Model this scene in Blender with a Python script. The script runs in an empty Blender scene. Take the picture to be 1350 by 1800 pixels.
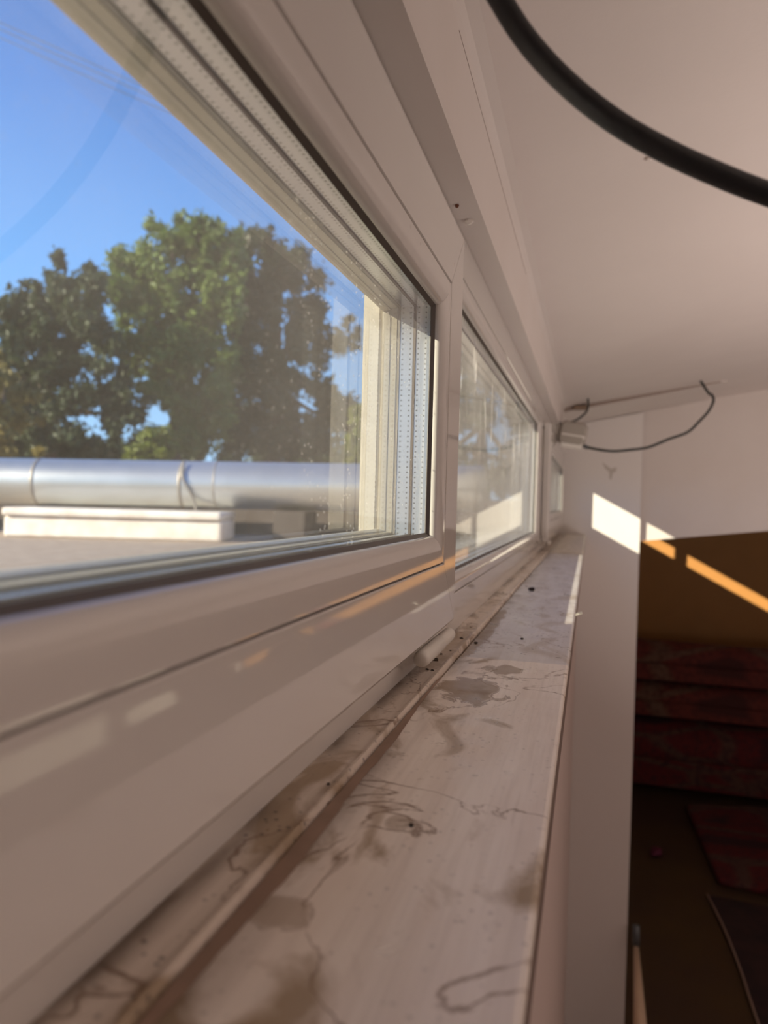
import bpy, bmesh, math, random
import numpy as np
from mathutils import Vector, Matrix

S = bpy.context.scene
COL = S.collection
PI = math.pi

# ------------------------------------------------------------------ camera
F_PX = 1300.0
YAW, PITCH, ROLL = math.radians(15.52), math.radians(-0.94), math.radians(1.5)
fw = Vector((-math.sin(YAW) * math.cos(PITCH), math.cos(YAW) * math.cos(PITCH), math.sin(PITCH)))
r0 = fw.cross(Vector((0, 0, 1))).normalized()
u0 = r0.cross(fw).normalized()
cr = r0 * math.cos(ROLL) + u0 * math.sin(ROLL)
cu = -r0 * math.sin(ROLL) + u0 * math.cos(ROLL)
cam_data = bpy.data.cameras.new('camera')
cam = bpy.data.objects.new('camera', cam_data)
COL.objects.link(cam)
cam.matrix_world = Matrix(((cr.x, cu.x, -fw.x, 0), (cr.y, cu.y, -fw.y, 0), (cr.z, cu.z, -fw.z, 0), (0, 0, 0, 1)))
cam_data.sensor_fit = 'VERTICAL'
cam_data.sensor_height = 36.0
cam_data.lens = F_PX / 1800 * 36.0
cam_data.clip_start = 0.01
cam_data.clip_end = 500
cam_data.dof.use_dof = True
cam_data.dof.focus_distance = 0.47
cam_data.dof.aperture_fstop = 9.0
S.camera = cam


def at(px, py, zc):
    """world point seen at photo pixel (px,py), at depth zc along the view axis"""
    return (fw + cr * ((px - 675) / F_PX) - cu * ((py - 900) / F_PX)) * zc


def at_plane(px, py, axis, val):
    d = at(px, py, 1.0)
    return d * (val / d[axis])


# ------------------------------------------------------------------ world, sun, lights, exposure
S.view_settings.view_transform = 'Standard'
S.view_settings.look = 'None'
S.view_settings.gamma = 1.0
S.view_settings.exposure = 0.13
S.view_settings.use_curve_mapping = False
try:
    S.cycles.use_denoising = True
    S.cycles.max_bounces = 14
    S.cycles.diffuse_bounces = 6
    S.cycles.transparent_max_bounces = 24
    S.cycles.glossy_bounces = 5
    S.cycles.sample_clamp_indirect = 6.0
    S.cycles.caustics_reflective = False
    S.cycles.caustics_refractive = False
except Exception:
    pass

W = bpy.data.worlds.new('sky')
S.world = W
W.use_nodes = True
wn = W.node_tree.nodes
wl = W.node_tree.links
wn.clear()
w_out = wn.new('ShaderNodeOutputWorld')
w_bg = wn.new('ShaderNodeBackground')
w_tc = wn.new('ShaderNodeTexCoord')
w_sep = wn.new('ShaderNodeSeparateXYZ')
w_rmp = wn.new('ShaderNodeValToRGB')
wl.new(w_tc.outputs['Generated'], w_sep.inputs[0])
wl.new(w_sep.outputs['Z'], w_rmp.inputs[0])
wl.new(w_rmp.outputs[0], w_bg.inputs[0])
wl.new(w_bg.outputs[0], w_out.inputs[0])
e = w_rmp.color_ramp.elements
e[0].position = 0.0
e[0].color = (0.42, 0.66, 0.95, 1)
e[1].position = 0.75
e[1].color = (0.05, 0.15, 0.48, 1)
x_ = e.new(0.26)
x_.color = (0.17, 0.42, 0.90, 1)
x_ = e.new(0.45)
x_.color = (0.095, 0.26, 0.70, 1)
w_bg.inputs[1].default_value = 1.25

SUN_DIR = Vector((1.0, 0.90, -0.54)).normalized()
sd = bpy.data.lights.new('sun', 'SUN')
sd.energy = 10.0
sd.angle = math.radians(0.53)
sd.color = (1.0, 0.86, 0.66)
so = bpy.data.objects.new('sun', sd)
so.rotation_euler = SUN_DIR.to_track_quat('-Z', 'Y').to_euler()
so.location = (-6, -6, 8)
COL.objects.link(so)


def area(name, loc, target, sx, sy, power, color):
    l = bpy.data.lights.new(name, 'AREA')
    l.shape = 'RECTANGLE'
    l.size, l.size_y = sx, sy
    l.energy = power
    l.color = color
    o = bpy.data.objects.new(name, l)
    o.location = loc
    o.rotation_euler = (Vector(target) - Vector(loc)).to_track_quat('-Z', 'Y').to_euler()
    COL.objects.link(o)
    return o


# added fill lamp, out of view right of the camera, facing up
area('upward_room_fill', (1.35, 0.6, -0.8), (2.3, 1.1, 0.9), 1.5, 1.5, 43, (1.0, 0.84, 0.76))


# ------------------------------------------------------------------ materials
def mat(name, color=(0.8, 0.8, 0.8), rough=0.5, metal=0.0, spec=0.5, noise=None, bump=None):
    """noise = (scale, color2, amount) ; bump = (scale, strength)"""
    m = bpy.data.materials.new(name)
    m.use_nodes = True
    n, l = m.node_tree.nodes, m.node_tree.links
    b = n['Principled BSDF']
    b.inputs['Base Color'].default_value = (*color, 1)
    b.inputs['Roughness'].default_value = rough
    b.inputs['Metallic'].default_value = metal
    b.inputs['Specular IOR Level'].default_value = spec
    tc = n.new('ShaderNodeTexCoord')
    if noise:
        t = n.new('ShaderNodeTexNoise')
        t.inputs['Scale'].default_value = noise[0]
        t.inputs['Detail'].default_value = 6
        l.new(tc.outputs['Object'], t.inputs['Vector'])
        mx = n.new('ShaderNodeMix')
        mx.data_type = 'RGBA'
        mx.inputs[6].default_value = (*color, 1)
        mx.inputs[7].default_value = (*noise[1], 1)
        mr = n.new('ShaderNodeMapRange')
        mr.inputs[1].default_value = 0.4
        mr.inputs[2].default_value = 0.7
        mr.inputs[4].default_value = noise[2]
        l.new(t.outputs['Fac'], mr.inputs[0])
        l.new(mr.outputs[0], mx.inputs[0])
        l.new(mx.outputs[2], b.inputs['Base Color'])
    if bump:
        t2 = n.new('ShaderNodeTexNoise')
        t2.inputs['Scale'].default_value = bump[0]
        t2.inputs['Detail'].default_value = 4
        l.new(tc.outputs['Object'], t2.inputs['Vector'])
        bp = n.new('ShaderNodeBump')
        bp.inputs['Strength'].default_value = bump[1]
        bp.inputs['Distance'].default_value = 0.002
        l.new(t2.outputs['Fac'], bp.inputs['Height'])
        l.new(bp.outputs[0], b.inputs['Normal'])
    return m


def nd(m, kind, **kw):
    x = m.node_tree.nodes.new(kind)
    for k, v in kw.items():
        setattr(x, k, v)
    return x


def lk(m, a, b):
    m.node_tree.links.new(a, b)


def math_node(m, op, a, b=None, c=None):
    x = nd(m, 'ShaderNodeMath', operation=op)
    for i, v in enumerate((a, b, c)):
        if v is None:
            continue
        if isinstance(v, (int, float)):
            x.inputs[i].default_value = v
        else:
            lk(m, v, x.inputs[i])
    return x.outputs[0]


def mix_col(m, fac, a, b):
    x = nd(m, 'ShaderNodeMix', data_type='RGBA')
    if isinstance(fac, (int, float)):
        x.inputs[0].default_value = fac
    else:
        lk(m, fac, x.inputs[0])
    for i, v in ((6, a), (7, b)):
        if isinstance(v, tuple):
            x.inputs[i].default_value = (*v, 1)
        else:
            lk(m, v, x.inputs[i])
    return x.outputs[2]


def noise_tex(m, scale, detail=5, vec=None, stretch=(1, 1, 1), dist=0.0):
    tc = nd(m, 'ShaderNodeTexCoord')
    mp = nd(m, 'ShaderNodeMapping')
    mp.inputs['Scale'].default_value = stretch
    lk(m, tc.outputs['Object'], mp.inputs[0])
    t = nd(m, 'ShaderNodeTexNoise')
    t.inputs['Scale'].default_value = scale
    t.inputs['Detail'].default_value = detail
    t.inputs['Distortion'].default_value = dist
    lk(m, mp.outputs[0], t.inputs['Vector'])
    return t.outputs['Fac']


def maprange(m, v, a, b, c=0.0, d=1.0):
    x = nd(m, 'ShaderNodeMapRange')
    lk(m, v, x.inputs[0])
    for i, q in enumerate((a, b, c, d)):
        x.inputs[i + 1].default_value = q
    return x.outputs[0]


M_PVC = mat('white_plastic', (0.66, 0.635, 0.605), 0.16, spec=0.5)
# faint dirt specks on the plastic
_v = nd(M_PVC, 'ShaderNodeTexVoronoi')
_v.inputs['Scale'].default_value = 42
_tc = nd(M_PVC, 'ShaderNodeTexCoord')
lk(M_PVC, _tc.outputs['Object'], _v.inputs['Vector'])
_sp = math_node(M_PVC, 'MULTIPLY', maprange(M_PVC, _v.outputs['Distance'], 0.03, 0.06, 1, 0),
                maprange(M_PVC, noise_tex(M_PVC, 9), 0.56, 0.64, 0, 0.7))
lk(M_PVC, mix_col(M_PVC, _sp, (0.66, 0.635, 0.605), (0.30, 0.22, 0.17)), M_PVC.node_tree.nodes['Principled BSDF'].inputs['Base Color'])
lk(M_PVC, maprange(M_PVC, noise_tex(M_PVC, 30), 0.3, 0.7, 0.02, 0.06), M_PVC.node_tree.nodes['Principled BSDF'].inputs['Roughness'])
M_PVC_OUT = mat('weathered_white_plastic', (0.58, 0.54, 0.45), 0.35, noise=(90, (0.50, 0.46, 0.37), 0.6))
M_GASKET = mat('grey_rubber_gasket', (0.09, 0.075, 0.065), 0.5)
M_CREAM = mat('cream_seal', (0.42, 0.38, 0.29), 0.5)
M_WALL = mat('white_painted_wall', (0.70, 0.65, 0.62), 0.55, noise=(7, (0.66, 0.60, 0.56), 0.5), bump=(60, 0.15))
M_CEIL = mat('white_painted_ceiling', (0.72, 0.66, 0.63), 0.6, noise=(5, (0.68, 0.62, 0.59), 0.6), bump=(90, 0.12))
M_PILLAR = mat('white_lacquered_board', (0.78, 0.75, 0.73), 0.35)
M_SHAFT = mat('brown_mauve_paint', (0.66, 0.54, 0.50), 0.5)
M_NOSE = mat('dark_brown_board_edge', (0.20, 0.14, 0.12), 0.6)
M_BLACK = mat('black_rubber', (0.012, 0.012, 0.014), 0.42, bump=(300, 0.2))
M_DARKCABLE = mat('dark_green_grey_cable', (0.035, 0.042, 0.04), 0.4)
M_BOX = mat('white_box_plastic', (0.66, 0.63, 0.58), 0.4)
M_JBOX = mat('shaded_box_plastic', (0.40, 0.37, 0.33), 0.45)  # junction box body: its shadow is put into this darker colour
M_BROWN = mat('brown_board', (0.44, 0.215, 0.058), 0.6, noise=(6, (0.39, 0.19, 0.05), 0.5))
M_FLOOR = None
M_METAL = mat('galvanised_pipe', (0.60, 0.61, 0.60), 0.36, metal=0.82, noise=(3, (0.50, 0.51, 0.50), 0.6), bump=(12, 0.4))
M_SEAM = mat('pipe_seam', (0.30, 0.27, 0.24), 0.5, metal=0.6)
M_LEDGE = mat('white_ledge_board', (0.80, 0.76, 0.70), 0.6, noise=(8, (0.60, 0.47, 0.38), 0.6))
M_FELT = mat('grey_roofing_felt', (0.38, 0.30, 0.235), 0.95, spec=0.1, noise=(14, (0.46, 0.37, 0.29), 1.0), bump=(120, 0.8))
M_OUTWALL = mat('outer_render', (0.62, 0.58, 0.50), 0.8, bump=(80, 0.5))
M_BARK = mat('tree_bark', (0.09, 0.065, 0.045), 0.9, bump=(20, 1.0))
M_DIRT = mat('dark_dirt', (0.035, 0.025, 0.02), 0.9)
M_WOOD = mat('pale_wood', (0.55, 0.40, 0.28), 0.5)
M_GREY = mat('grey_plastic', (0.10, 0.11, 0.12), 0.5)
M_PINK = mat('dark_magenta_fabric', (0.14, 0.02, 0.06), 0.8)
M_CLEAR = mat('clear_glue', (0.85, 0.82, 0.78), 0.08)


def leaf_mat(name, c1, c2):
    m = bpy.data.materials.new(name)
    m.use_nodes = True
    b = m.node_tree.nodes['Principled BSDF']
    out = m.node_tree.nodes['Material Output']
    b.inputs['Roughness'].default_value = 0.55
    c = mix_col(m, maprange(m, noise_tex(m, 0.9, 3), 0.35, 0.65), c1, c2)
    lk(m, c, b.inputs['Base Color'])
    tr = nd(m, 'ShaderNodeBsdfTranslucent')
    lk(m, c, tr.inputs[0])
    mx = nd(m, 'ShaderNodeMixShader')
    mx.inputs[0].default_value = 0.3
    lk(m, b.outputs[0], mx.inputs[1])
    lk(m, tr.outputs[0], mx.inputs[2])
    lk(m, mx.outputs[0], out.inputs[0])
    return m


M_LEAF_MID = leaf_mat('mid_green_leaves', (0.09, 0.15, 0.03), (0.18, 0.25, 0.05))
M_LEAF_DARK = leaf_mat('dark_green_leaves', (0.032, 0.055, 0.022), (0.06, 0.085, 0.03))
M_LEAF_YEL = leaf_mat('yellow_leaves', (0.30, 0.22, 0.04), (0.20, 0.17, 0.04))
M_LEAF_LIGHT = leaf_mat('light_green_leaves', (0.16, 0.20, 0.03), (0.24, 0.27, 0.04))


def glass_mat(name, dust, streak, speckle=0.55):
    """thin pane: clear, mirror-like at grazing angles, with dust and dried water marks on it"""
    m = bpy.data.materials.new(name)
    m.use_nodes = True
    n = m.node_tree.nodes
    n.remove(n['Principled BSDF'])
    out = n['Material Output']
    tr = nd(m, 'ShaderNodeBsdfTransparent')
    tr.inputs[0].default_value = (0.965, 0.985, 0.975, 1)
    gl = nd(m, 'ShaderNodeBsdfGlossy')
    gl.inputs['Roughness'].default_value = 0.0
    fr = nd(m, 'ShaderNodeFresnel')
    fr.inputs['IOR'].default_value = 1.5
    mx = nd(m, 'ShaderNodeMixShader')
    lk(m, fr.outputs[0], mx.inputs[0])
    lk(m, tr.outputs[0], mx.inputs[1])
    lk(m, gl.outputs[0], mx.inputs[2])
    last = mx.outputs[0]
    if dust or streak:
        tc = nd(m, 'ShaderNodeTexCoord')
        v = nd(m, 'ShaderNodeTexVoronoi')
        v.inputs['Scale'].default_value = 300
        lk(m, tc.outputs['Object'], v.inputs['Vector'])
        speck = maprange(m, v.outputs['Distance'], 0.13, 0.20, 1, 0)
        patch = maprange(m, noise_tex(m, 60, 4), 0.46, 0.54)
        speck = math_node(m, 'MULTIPLY', speck, patch)
        sepy = nd(m, 'ShaderNodeSeparateXYZ')
        lk(m, tc.outputs['Object'], sepy.inputs[0])
        speck = math_node(m, 'MULTIPLY', speck, maprange(m, sepy.outputs['Y'], 0.20, 0.33, 0.12, 1.0))
        v2 = nd(m, 'ShaderNodeTexVoronoi')
        v2.inputs['Scale'].default_value = 38
        lk(m, tc.outputs['Object'], v2.inputs['Vector'])
        big = maprange(m, v2.outputs['Distance'], 0.035, 0.07, 1, 0)
        film = maprange(m, noise_tex(m, 10, 4), 0.3, 0.75, dust * 0.35, dust)
        f = math_node(m, 'ADD', film, math_node(m, 'MULTIPLY', speck, speckle))
        f = math_node(m, 'ADD', f, math_node(m, 'MULTIPLY', big, speckle * 0.3))
        if streak:
            sx = noise_tex(m, 34, 6, stretch=(1, 1, 0.33), dist=0.6)
            s1 = maprange(m, sx, 0.60, 0.72)
            sep = nd(m, 'ShaderNodeSeparateXYZ')
            lk(m, tc.outputs['Object'], sep.inputs[0])
            hi = maprange(m, sep.outputs['Z'], 0.02, 0.13)
            f = math_node(m, 'ADD', f, math_node(m, 'MULTIPLY', math_node(m, 'MULTIPLY', s1, hi), streak))
        f = math_node(m, 'MINIMUM', f, 0.85)
        df = nd(m, 'ShaderNodeBsdfDiffuse')
        df.inputs[0].default_value = (0.75, 0.72, 0.66, 1)
        tl = nd(m, 'ShaderNodeBsdfTranslucent')
        tl.inputs[0].default_value = (0.75, 0.72, 0.66, 1)
        dm = nd(m, 'ShaderNodeMixShader')
        lk(m, df.outputs[0], dm.inputs[1])
        lk(m, tl.outputs[0], dm.inputs[2])
        m2 = nd(m, 'ShaderNodeMixShader')
        lk(m, f, m2.inputs[0])
        lk(m, last, m2.inputs[1])
        lk(m, dm.outputs[0], m2.inputs[2])
        last = m2.outputs[0]
    lk(m, last, out.inputs[0])
    return m


M_GLASS = glass_mat('clear_glass', 0, 0)
M_GLASS_DUSTY = glass_mat('dusty_glass', 0.11, 0)
M_GLASS_STREAK = glass_mat('streaked_glass', 0.24, 0.5)


def spacer_mat(name, axis):
    """aluminium spacer bar with two rows of little punched holes; axis = direction the bar runs (1 = y, 2 = z)"""
    m = mat(name, (0.62, 0.64, 0.66), 0.28, metal=0.9)
    b = m.node_tree.nodes['Principled BSDF']
    tc = nd(m, 'ShaderNodeTexCoord')
    sep = nd(m, 'ShaderNodeSeparateXYZ')
    lk(m, tc.outputs['Object'], sep.inputs[0])
    run = math_node(m, 'FRACT', math_node(m, 'MULTIPLY', sep.outputs[axis], 1 / 0.0036))
    run = math_node(m, 'MULTIPLY', math_node(m, 'SUBTRACT', run, 0.5), 0.0036)
    xx = sep.outputs['X']
    hs = []
    for x0 in (-0.1134, -0.1186, -0.1244, -0.1300):
        dx = math_node(m, 'SUBTRACT', xx, x0)
        d2 = math_node(m, 'ADD', math_node(m, 'MULTIPLY', dx, dx), math_node(m, 'MULTIPLY', run, run))
        hs.append(math_node(m, 'LESS_THAN', d2, 0.00062 ** 2))
    h = hs[0]
    for q in hs[1:]:
        h = math_node(m, 'MAXIMUM', h, q)
    lines = math_node(m, 'FRACT', math_node(m, 'MULTIPLY', xx, 1400))
    c0 = mix_col(m, maprange(m, lines, 0.0, 1.0, 0.0, 0.5), (0.66, 0.68, 0.70), (0.45, 0.46, 0.48))
    lk(m, mix_col(m, h, c0, (0.22, 0.22, 0.22)), b.inputs['Base Color'])
    return m


M_SPACER_Y = spacer_mat('perforated_spacer_long', 1)
M_SPACER_Z = spacer_mat('perforated_spacer_upright', 2)


def sill_mat(name, base, base2, blue, specks, stain_amt, strip=False, blot=None):
    m = mat(name, base, 0.38)
    b = m.node_tree.nodes['Principled BSDF']
    c = mix_col(m, maprange(m, noise_tex(m, 30, 5, stretch=(2.2, 0.25, 1)), 0.35, 0.65), base, base2)
    # brushed streaks along the board
    c = mix_col(m, maprange(m, noise_tex(m, 160, 3, stretch=(3, 0.12, 1)), 0.45, 0.75, 0, 0.16), c, (0.36, 0.30, 0.25))
    # blotchy brown stains
    n1 = noise_tex(m, 17, 7, stretch=(1.2, 0.8, 1), dist=1.2)
    c = mix_col(m, maprange(m, n1, 0.56, 0.66, 0, stain_amt), c, (0.26, 0.165, 0.07))
    # water-line contours
    n2 = noise_tex(m, 13, 8, stretch=(1.1, 0.8, 1), dist=0.7)
    ln = math_node(m, 'ABSOLUTE', math_node(m, 'SUBTRACT', n2, 0.5))
    ln = maprange(m, ln, 0.0, 0.010, 0.95, 0)
    gate = maprange(m, noise_tex(m, 21, 3), 0.38, 0.50)
    c = mix_col(m, math_node(m, 'MULTIPLY', ln, gate), c, (0.22, 0.14, 0.09))
    # black grime near the groove side
    tc = nd(m, 'ShaderNodeTexCoord')
    sep = nd(m, 'ShaderNodeSeparateXYZ')
    lk(m, tc.outputs['Object'], sep.inputs[0])
    side = maprange(m, sep.outputs['X'], -0.0975, -0.080, 1, 0) if not strip else maprange(m, sep.outputs['X'], -0.116, -0.108, 1, 0)
    g = math_node(m, 'MULTIPLY', side, maprange(m, noise_tex(m, 40, 6, stretch=(1, 0.35, 1)), 0.38, 0.62, 0, 0.9))
    c = mix_col(m, g, c, (0.12, 0.085, 0.06))
    if specks:
        v = nd(m, 'ShaderNodeTexVoronoi')
        v.inputs['Scale'].default_value = 210
        lk(m, tc.outputs['Object'], v.inputs['Vector'])
        s1 = maprange(m, v.outputs['Distance'], 0.12, 0.24, 1, 0)
        s1 = math_node(m, 'MULTIPLY', s1, maprange(m, noise_tex(m, 26, 5), 0.46, 0.56, 0, specks))
        c = mix_col(m, s1, c, (0.05, 0.04, 0.04))
    for bx, by, rx, ry, am in (blot or []):
        ex = math_node(m, 'MULTIPLY', math_node(m, 'SUBTRACT', sep.outputs['X'], bx), 1 / rx)
        ey = math_node(m, 'MULTIPLY', math_node(m, 'SUBTRACT', sep.outputs['Y'], by), 1 / ry)
        dd = math_node(m, 'ADD', math_node(m, 'MULTIPLY', ex, ex), math_node(m, 'MULTIPLY', ey, ey))
        dd = math_node(m, 'ADD', dd, math_node(m, 'MULTIPLY', math_node(m, 'SUBTRACT', noise_tex(m, 45, 8, stretch=(1, 0.5, 1), dist=1.0), 0.5), 5.0))
        c = mix_col(m, maprange(m, dd, 0.75, 0.95, am, 0), c, (0.25, 0.165, 0.09))
        rim = math_node(m, 'ABSOLUTE', math_node(m, 'SUBTRACT', dd, 0.95))
        c = mix_col(m, maprange(m, rim, 0.0, 0.10, am, 0), c, (0.16, 0.09, 0.05))
    lk(m, c, b.inputs['Base Color'])
    lk(m, maprange(m, noise_tex(m, 50, 4), 0.3, 0.7, 0.25, 0.5), b.inputs['Roughness'])
    bp = nd(m, 'ShaderNodeBump')
    bp.inputs['Strength'].default_value = 0.35
    bp.inputs['Distance'].default_value = 0.001
    lk(m, noise_tex(m, 120, 6, stretch=(1, 0.4, 1)), bp.inputs['Height'])
    lk(m, bp.outputs[0], b.inputs['Normal'])
    return m


M_SILL_NEAR = sill_mat('stained_white_paint', (0.88, 0.82, 0.76), (0.78, 0.70, 0.63), 0, 0.25, 0.8, blot=[(-0.070, 0.475, 0.020, 0.035, 0.8), (-0.060, 0.545, 0.014, 0.014, 0.75), (-0.066, 0.27, 0.006, 0.008, 0.5), (-0.085, 0.20, 0.010, 0.012, 0.5)])
M_SILL_MID = sill_mat('speckled_white_paint', (0.68, 0.66, 0.66), (0.58, 0.55, 0.54), 1, 0.95, 0.35, blot=[(-0.092, 0.70, 0.007, 0.16, 0.8)])
M_SILL_FAR = sill_mat('cream_sill_paint', (0.74, 0.68, 0.58), (0.68, 0.61, 0.51), 0, 0.1, 0.3)
M_SILL_STRIP = sill_mat('grimy_strip_paint', (0.74, 0.66, 0.58), (0.62, 0.53, 0.45), 0, 0.8, 0.7, strip=True, blot=[(-0.108, 0.62, 0.010, 0.09, 0.7)])


# ------------------------------------------------------------------ mesh helpers
def tag(o, label=None, cat=None, group=None, kind=None):
    if label:
        o['label'] = label
    if cat:
        o['category'] = cat
    if group:
        o['group'] = group
    if kind:
        o['kind'] = kind
    return o


def link_mesh(name, verts, faces, m, parent=None, smooth=False):
    me = bpy.data.meshes.new(name)
    me.from_pydata([tuple(v) for v in verts], [], faces)
    me.update()
    o = bpy.data.objects.new(name, me)
    if m is not None:
        for q in (m if isinstance(m, (list, tuple)) else [m]):
            me.materials.append(q)
    if smooth:
        for p in me.polygons:
            p.use_smooth = True
    COL.objects.link(o)
    if parent is not None:
        o.parent = parent
    return o


def fix_normals(o):
    bm = bmesh.new()
    bm.from_mesh(o.data)
    bmesh.ops.recalc_face_normals(bm, faces=bm.faces)
    bm.to_mesh(o.data)
    bm.free()
    return o


def empty(name, loc=(0, 0, 0)):
    o = bpy.data.objects.new(name, None)
    o.location = loc
    o.empty_display_size = 0.05
    COL.objects.link(o)
    return o


def box_geo(x0, x1, y0, y1, z0, z1):
    v = [(x0, y0, z0), (x1, y0, z0), (x1, y1, z0), (x0, y1, z0), (x0, y0, z1), (x1, y0, z1), (x1, y1, z1), (x0, y1, z1)]
    f = [(0, 3, 2, 1), (4, 5, 6, 7), (0, 1, 5, 4), (1, 2, 6, 5), (2, 3, 7, 6), (3, 0, 4, 7)]
    return v, f


def boxes(name, lst, m, parent=None, bevel=0.0):
    V, Fc = [], []
    for b in lst:
        v, f = box_geo(*b)
        k = len(V)
        V += v
        Fc += [tuple(i + k for i in q) for q in f]
    o = link_mesh(name, V, Fc, m, parent)
    if bevel:
        md = o.modifiers.new('bevel', 'BEVEL')
        md.width = bevel
        md.segments = 3
        md.limit_method = 'ANGLE'
    return o


def prism(name, poly, axis, a, b, m, parent=None, smooth=False):
    """poly = 2-D outline; axis 'y': poly in (x,z); 'x': poly in (y,z)"""
    V = []
    for t in (a, b):
        for p, q in poly:
            V.append((p, t, q) if axis == 'y' else (t, p, q))
    n = len(poly)
    Fc = [tuple(range(n)), tuple(range(2 * n - 1, n - 1, -1))]
    for i in range(n):
        j = (i + 1) % n
        Fc.append((i, j, n + j, n + i))
    return fix_normals(link_mesh(name, V, Fc, m, parent, smooth))


def rail(name, prof, rect, side, m, parent, gap=0.0003, smooth=True):
    """one mitred side of a rectangular frame in the y-z plane. prof = [(inset, x)...] open outline.
    rect = (y0, y1, z0, z1). side: 0 bottom, 1 far (y1), 2 top, 3 near (y0)"""
    y0, y1, z0, z1 = rect

    def corner(i, k, g):
        ys = (y0 + i, y1 - i)
        zs = (z0 + i, z1 - i)
        c = [(ys[0], zs[0]), (ys[1], zs[0]), (ys[1], zs[1]), (ys[0], zs[1])][k]
        # shift along the side by g to leave the hairline mitre joint
        return c
    a, b = side, (side + 1) % 4
    V = []
    for k, sg in ((a, 1), (b, -1)):
        for i, x in prof:
            y, z = corner(i, k, 0)
            if side == 0:
                y += sg * gap
            elif side == 1:
                z += sg * gap
            elif side == 2:
                y -= sg * gap
            else:
                z -= sg * gap
            V.append((x, y, z))
    n = len(prof)
    Fc = [tuple(range(n)), tuple(range(2 * n - 1, n - 1, -1))]
    for i in range(n):
        j = (i + 1) % n
        Fc.append((i, j, n + j, n + i))
    o = fix_normals(link_mesh(name, V, Fc, m, parent))
    if smooth:
        for p in o.data.polygons:
            p.use_smooth = len(p.vertices) == 4
        md = o.modifiers.new('edge_split', 'EDGE_SPLIT')
        md.split_angle = math.radians(24)
        wn_ = o.modifiers.new('weighted_normals', 'WEIGHTED_NORMAL')
        wn_.keep_sharp = True
        wn_.weight = 100
    return o


def ring(name, prof, rect, m, parent):
    """whole mitred frame as one mesh"""
    y0, y1, z0, z1 = rect
    n = len(prof)
    V, Fc = [], []
    for k in range(4):
        for i, x in prof:
            c = [(y0 + i, z0 + i), (y1 - i, z0 + i), (y1 - i, z1 - i), (y0 + i, z1 - i)][k]
            V.append((x, c[0], c[1]))
    for k in range(4):
        k2 = (k + 1) % 4
        for i in range(n):
            j = (i + 1) % n
            Fc.append((k * n + i, k * n + j, k2 * n + j, k2 * n + i))
    o = fix_normals(link_mesh(name, V, Fc, m, parent))
    for p in o.data.polygons:
        p.use_smooth = True
    md = o.modifiers.new('edge_split', 'EDGE_SPLIT')
    md.split_angle = math.radians(24)
    wn_ = o.modifiers.new('weighted_normals', 'WEIGHTED_NORMAL')
    wn_.keep_sharp = True
    wn_.weight = 100
    return o


def smooth_path(pts, n=8):
    pts = [Vector(p) for p in pts]
    out = []
    for i in range(len(pts) - 1):
        p0 = pts[max(i - 1, 0)]
        p1, p2 = pts[i], pts[i + 1]
        p3 = pts[min(i + 2, len(pts) - 1)]
        for k in range(n):
            t = k / n
            out.append(0.5 * ((2 * p1) + (p2 - p0) * t + (2 * p0 - 5 * p1 + 4 * p2 - p3) * t * t + (3 * p1 - p0 - 3 * p2 + p3) * t ** 3))
    out.append(pts[-1])
    return out


def tube(name, pts, r, m, parent=None, seg=16, caps=True):
    pts = [Vector(p) for p in pts]
    rr = r if isinstance(r, (list, tuple)) else [r] * len(pts)
    V, Fc = [], []
    up = Vector((0.13, 0.21, 1)).normalized()
    t_prev = None
    a = None
    for i, p in enumerate(pts):
        t = (pts[min(i + 1, len(pts) - 1)] - pts[max(i - 1, 0)]).normalized()
        if a is None:
            a = t.cross(up)
            if a.length < 1e-3:
                a = t.cross(Vector((1, 0, 0)))
            a.normalize()
        else:
            a = (a - t * a.dot(t)).normalized()
        b = t.cross(a)
        for k in range(seg):
            an = 2 * PI * k / seg
            V.append(p + (a * math.cos(an) + b * math.sin(an)) * rr[i])
    for i in range(len(pts) - 1):
        for k in range(seg):
            k2 = (k + 1) % seg
            Fc.append((i * seg + k, i * seg + k2, (i + 1) * seg + k2, (i + 1) * seg + k))
    if caps:
        Fc.append(tuple(range(seg))[::-1])
        Fc.append(tuple((len(pts) - 1) * seg + k for k in range(seg)))
    o = fix_normals(link_mesh(name, V, Fc, m, parent, True))
    return o


# ================================================================== THE SETTING
SILL_Z = -0.122
SOFFIT_Z = 0.243
WX = -0.158            # outer face of the window wall
Y_NEAR, Y_END = -0.80, 3.05
FLOOR_Z = -2.2
BEAM_X, CORNER_Z = -0.095, 0.333
C_SLOPE = 0.165
Y_BACK, Y_FAR, X_R = -2.6, 7.3, 3.3
Y_BOARD = 7.0


def ceil_z(x):
    return CORNER_Z + C_SLOPE * (x - BEAM_X)


# the two short openings further along the wall, which let the two sun strips onto the brown board
def sun_back(px, py):
    p = at_plane(px, py, 1, Y_BOARD)
    return p - SUN_DIR * ((p.x + 0.13) / SUN_DIR.x)


OZ1 = sun_back(1275, 1009).z - 0.005
OZ0 = sun_back(1275, 1035).z
OYA = sun_back(1191, 980).y
OYB = sun_back(1204, 985).y
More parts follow.
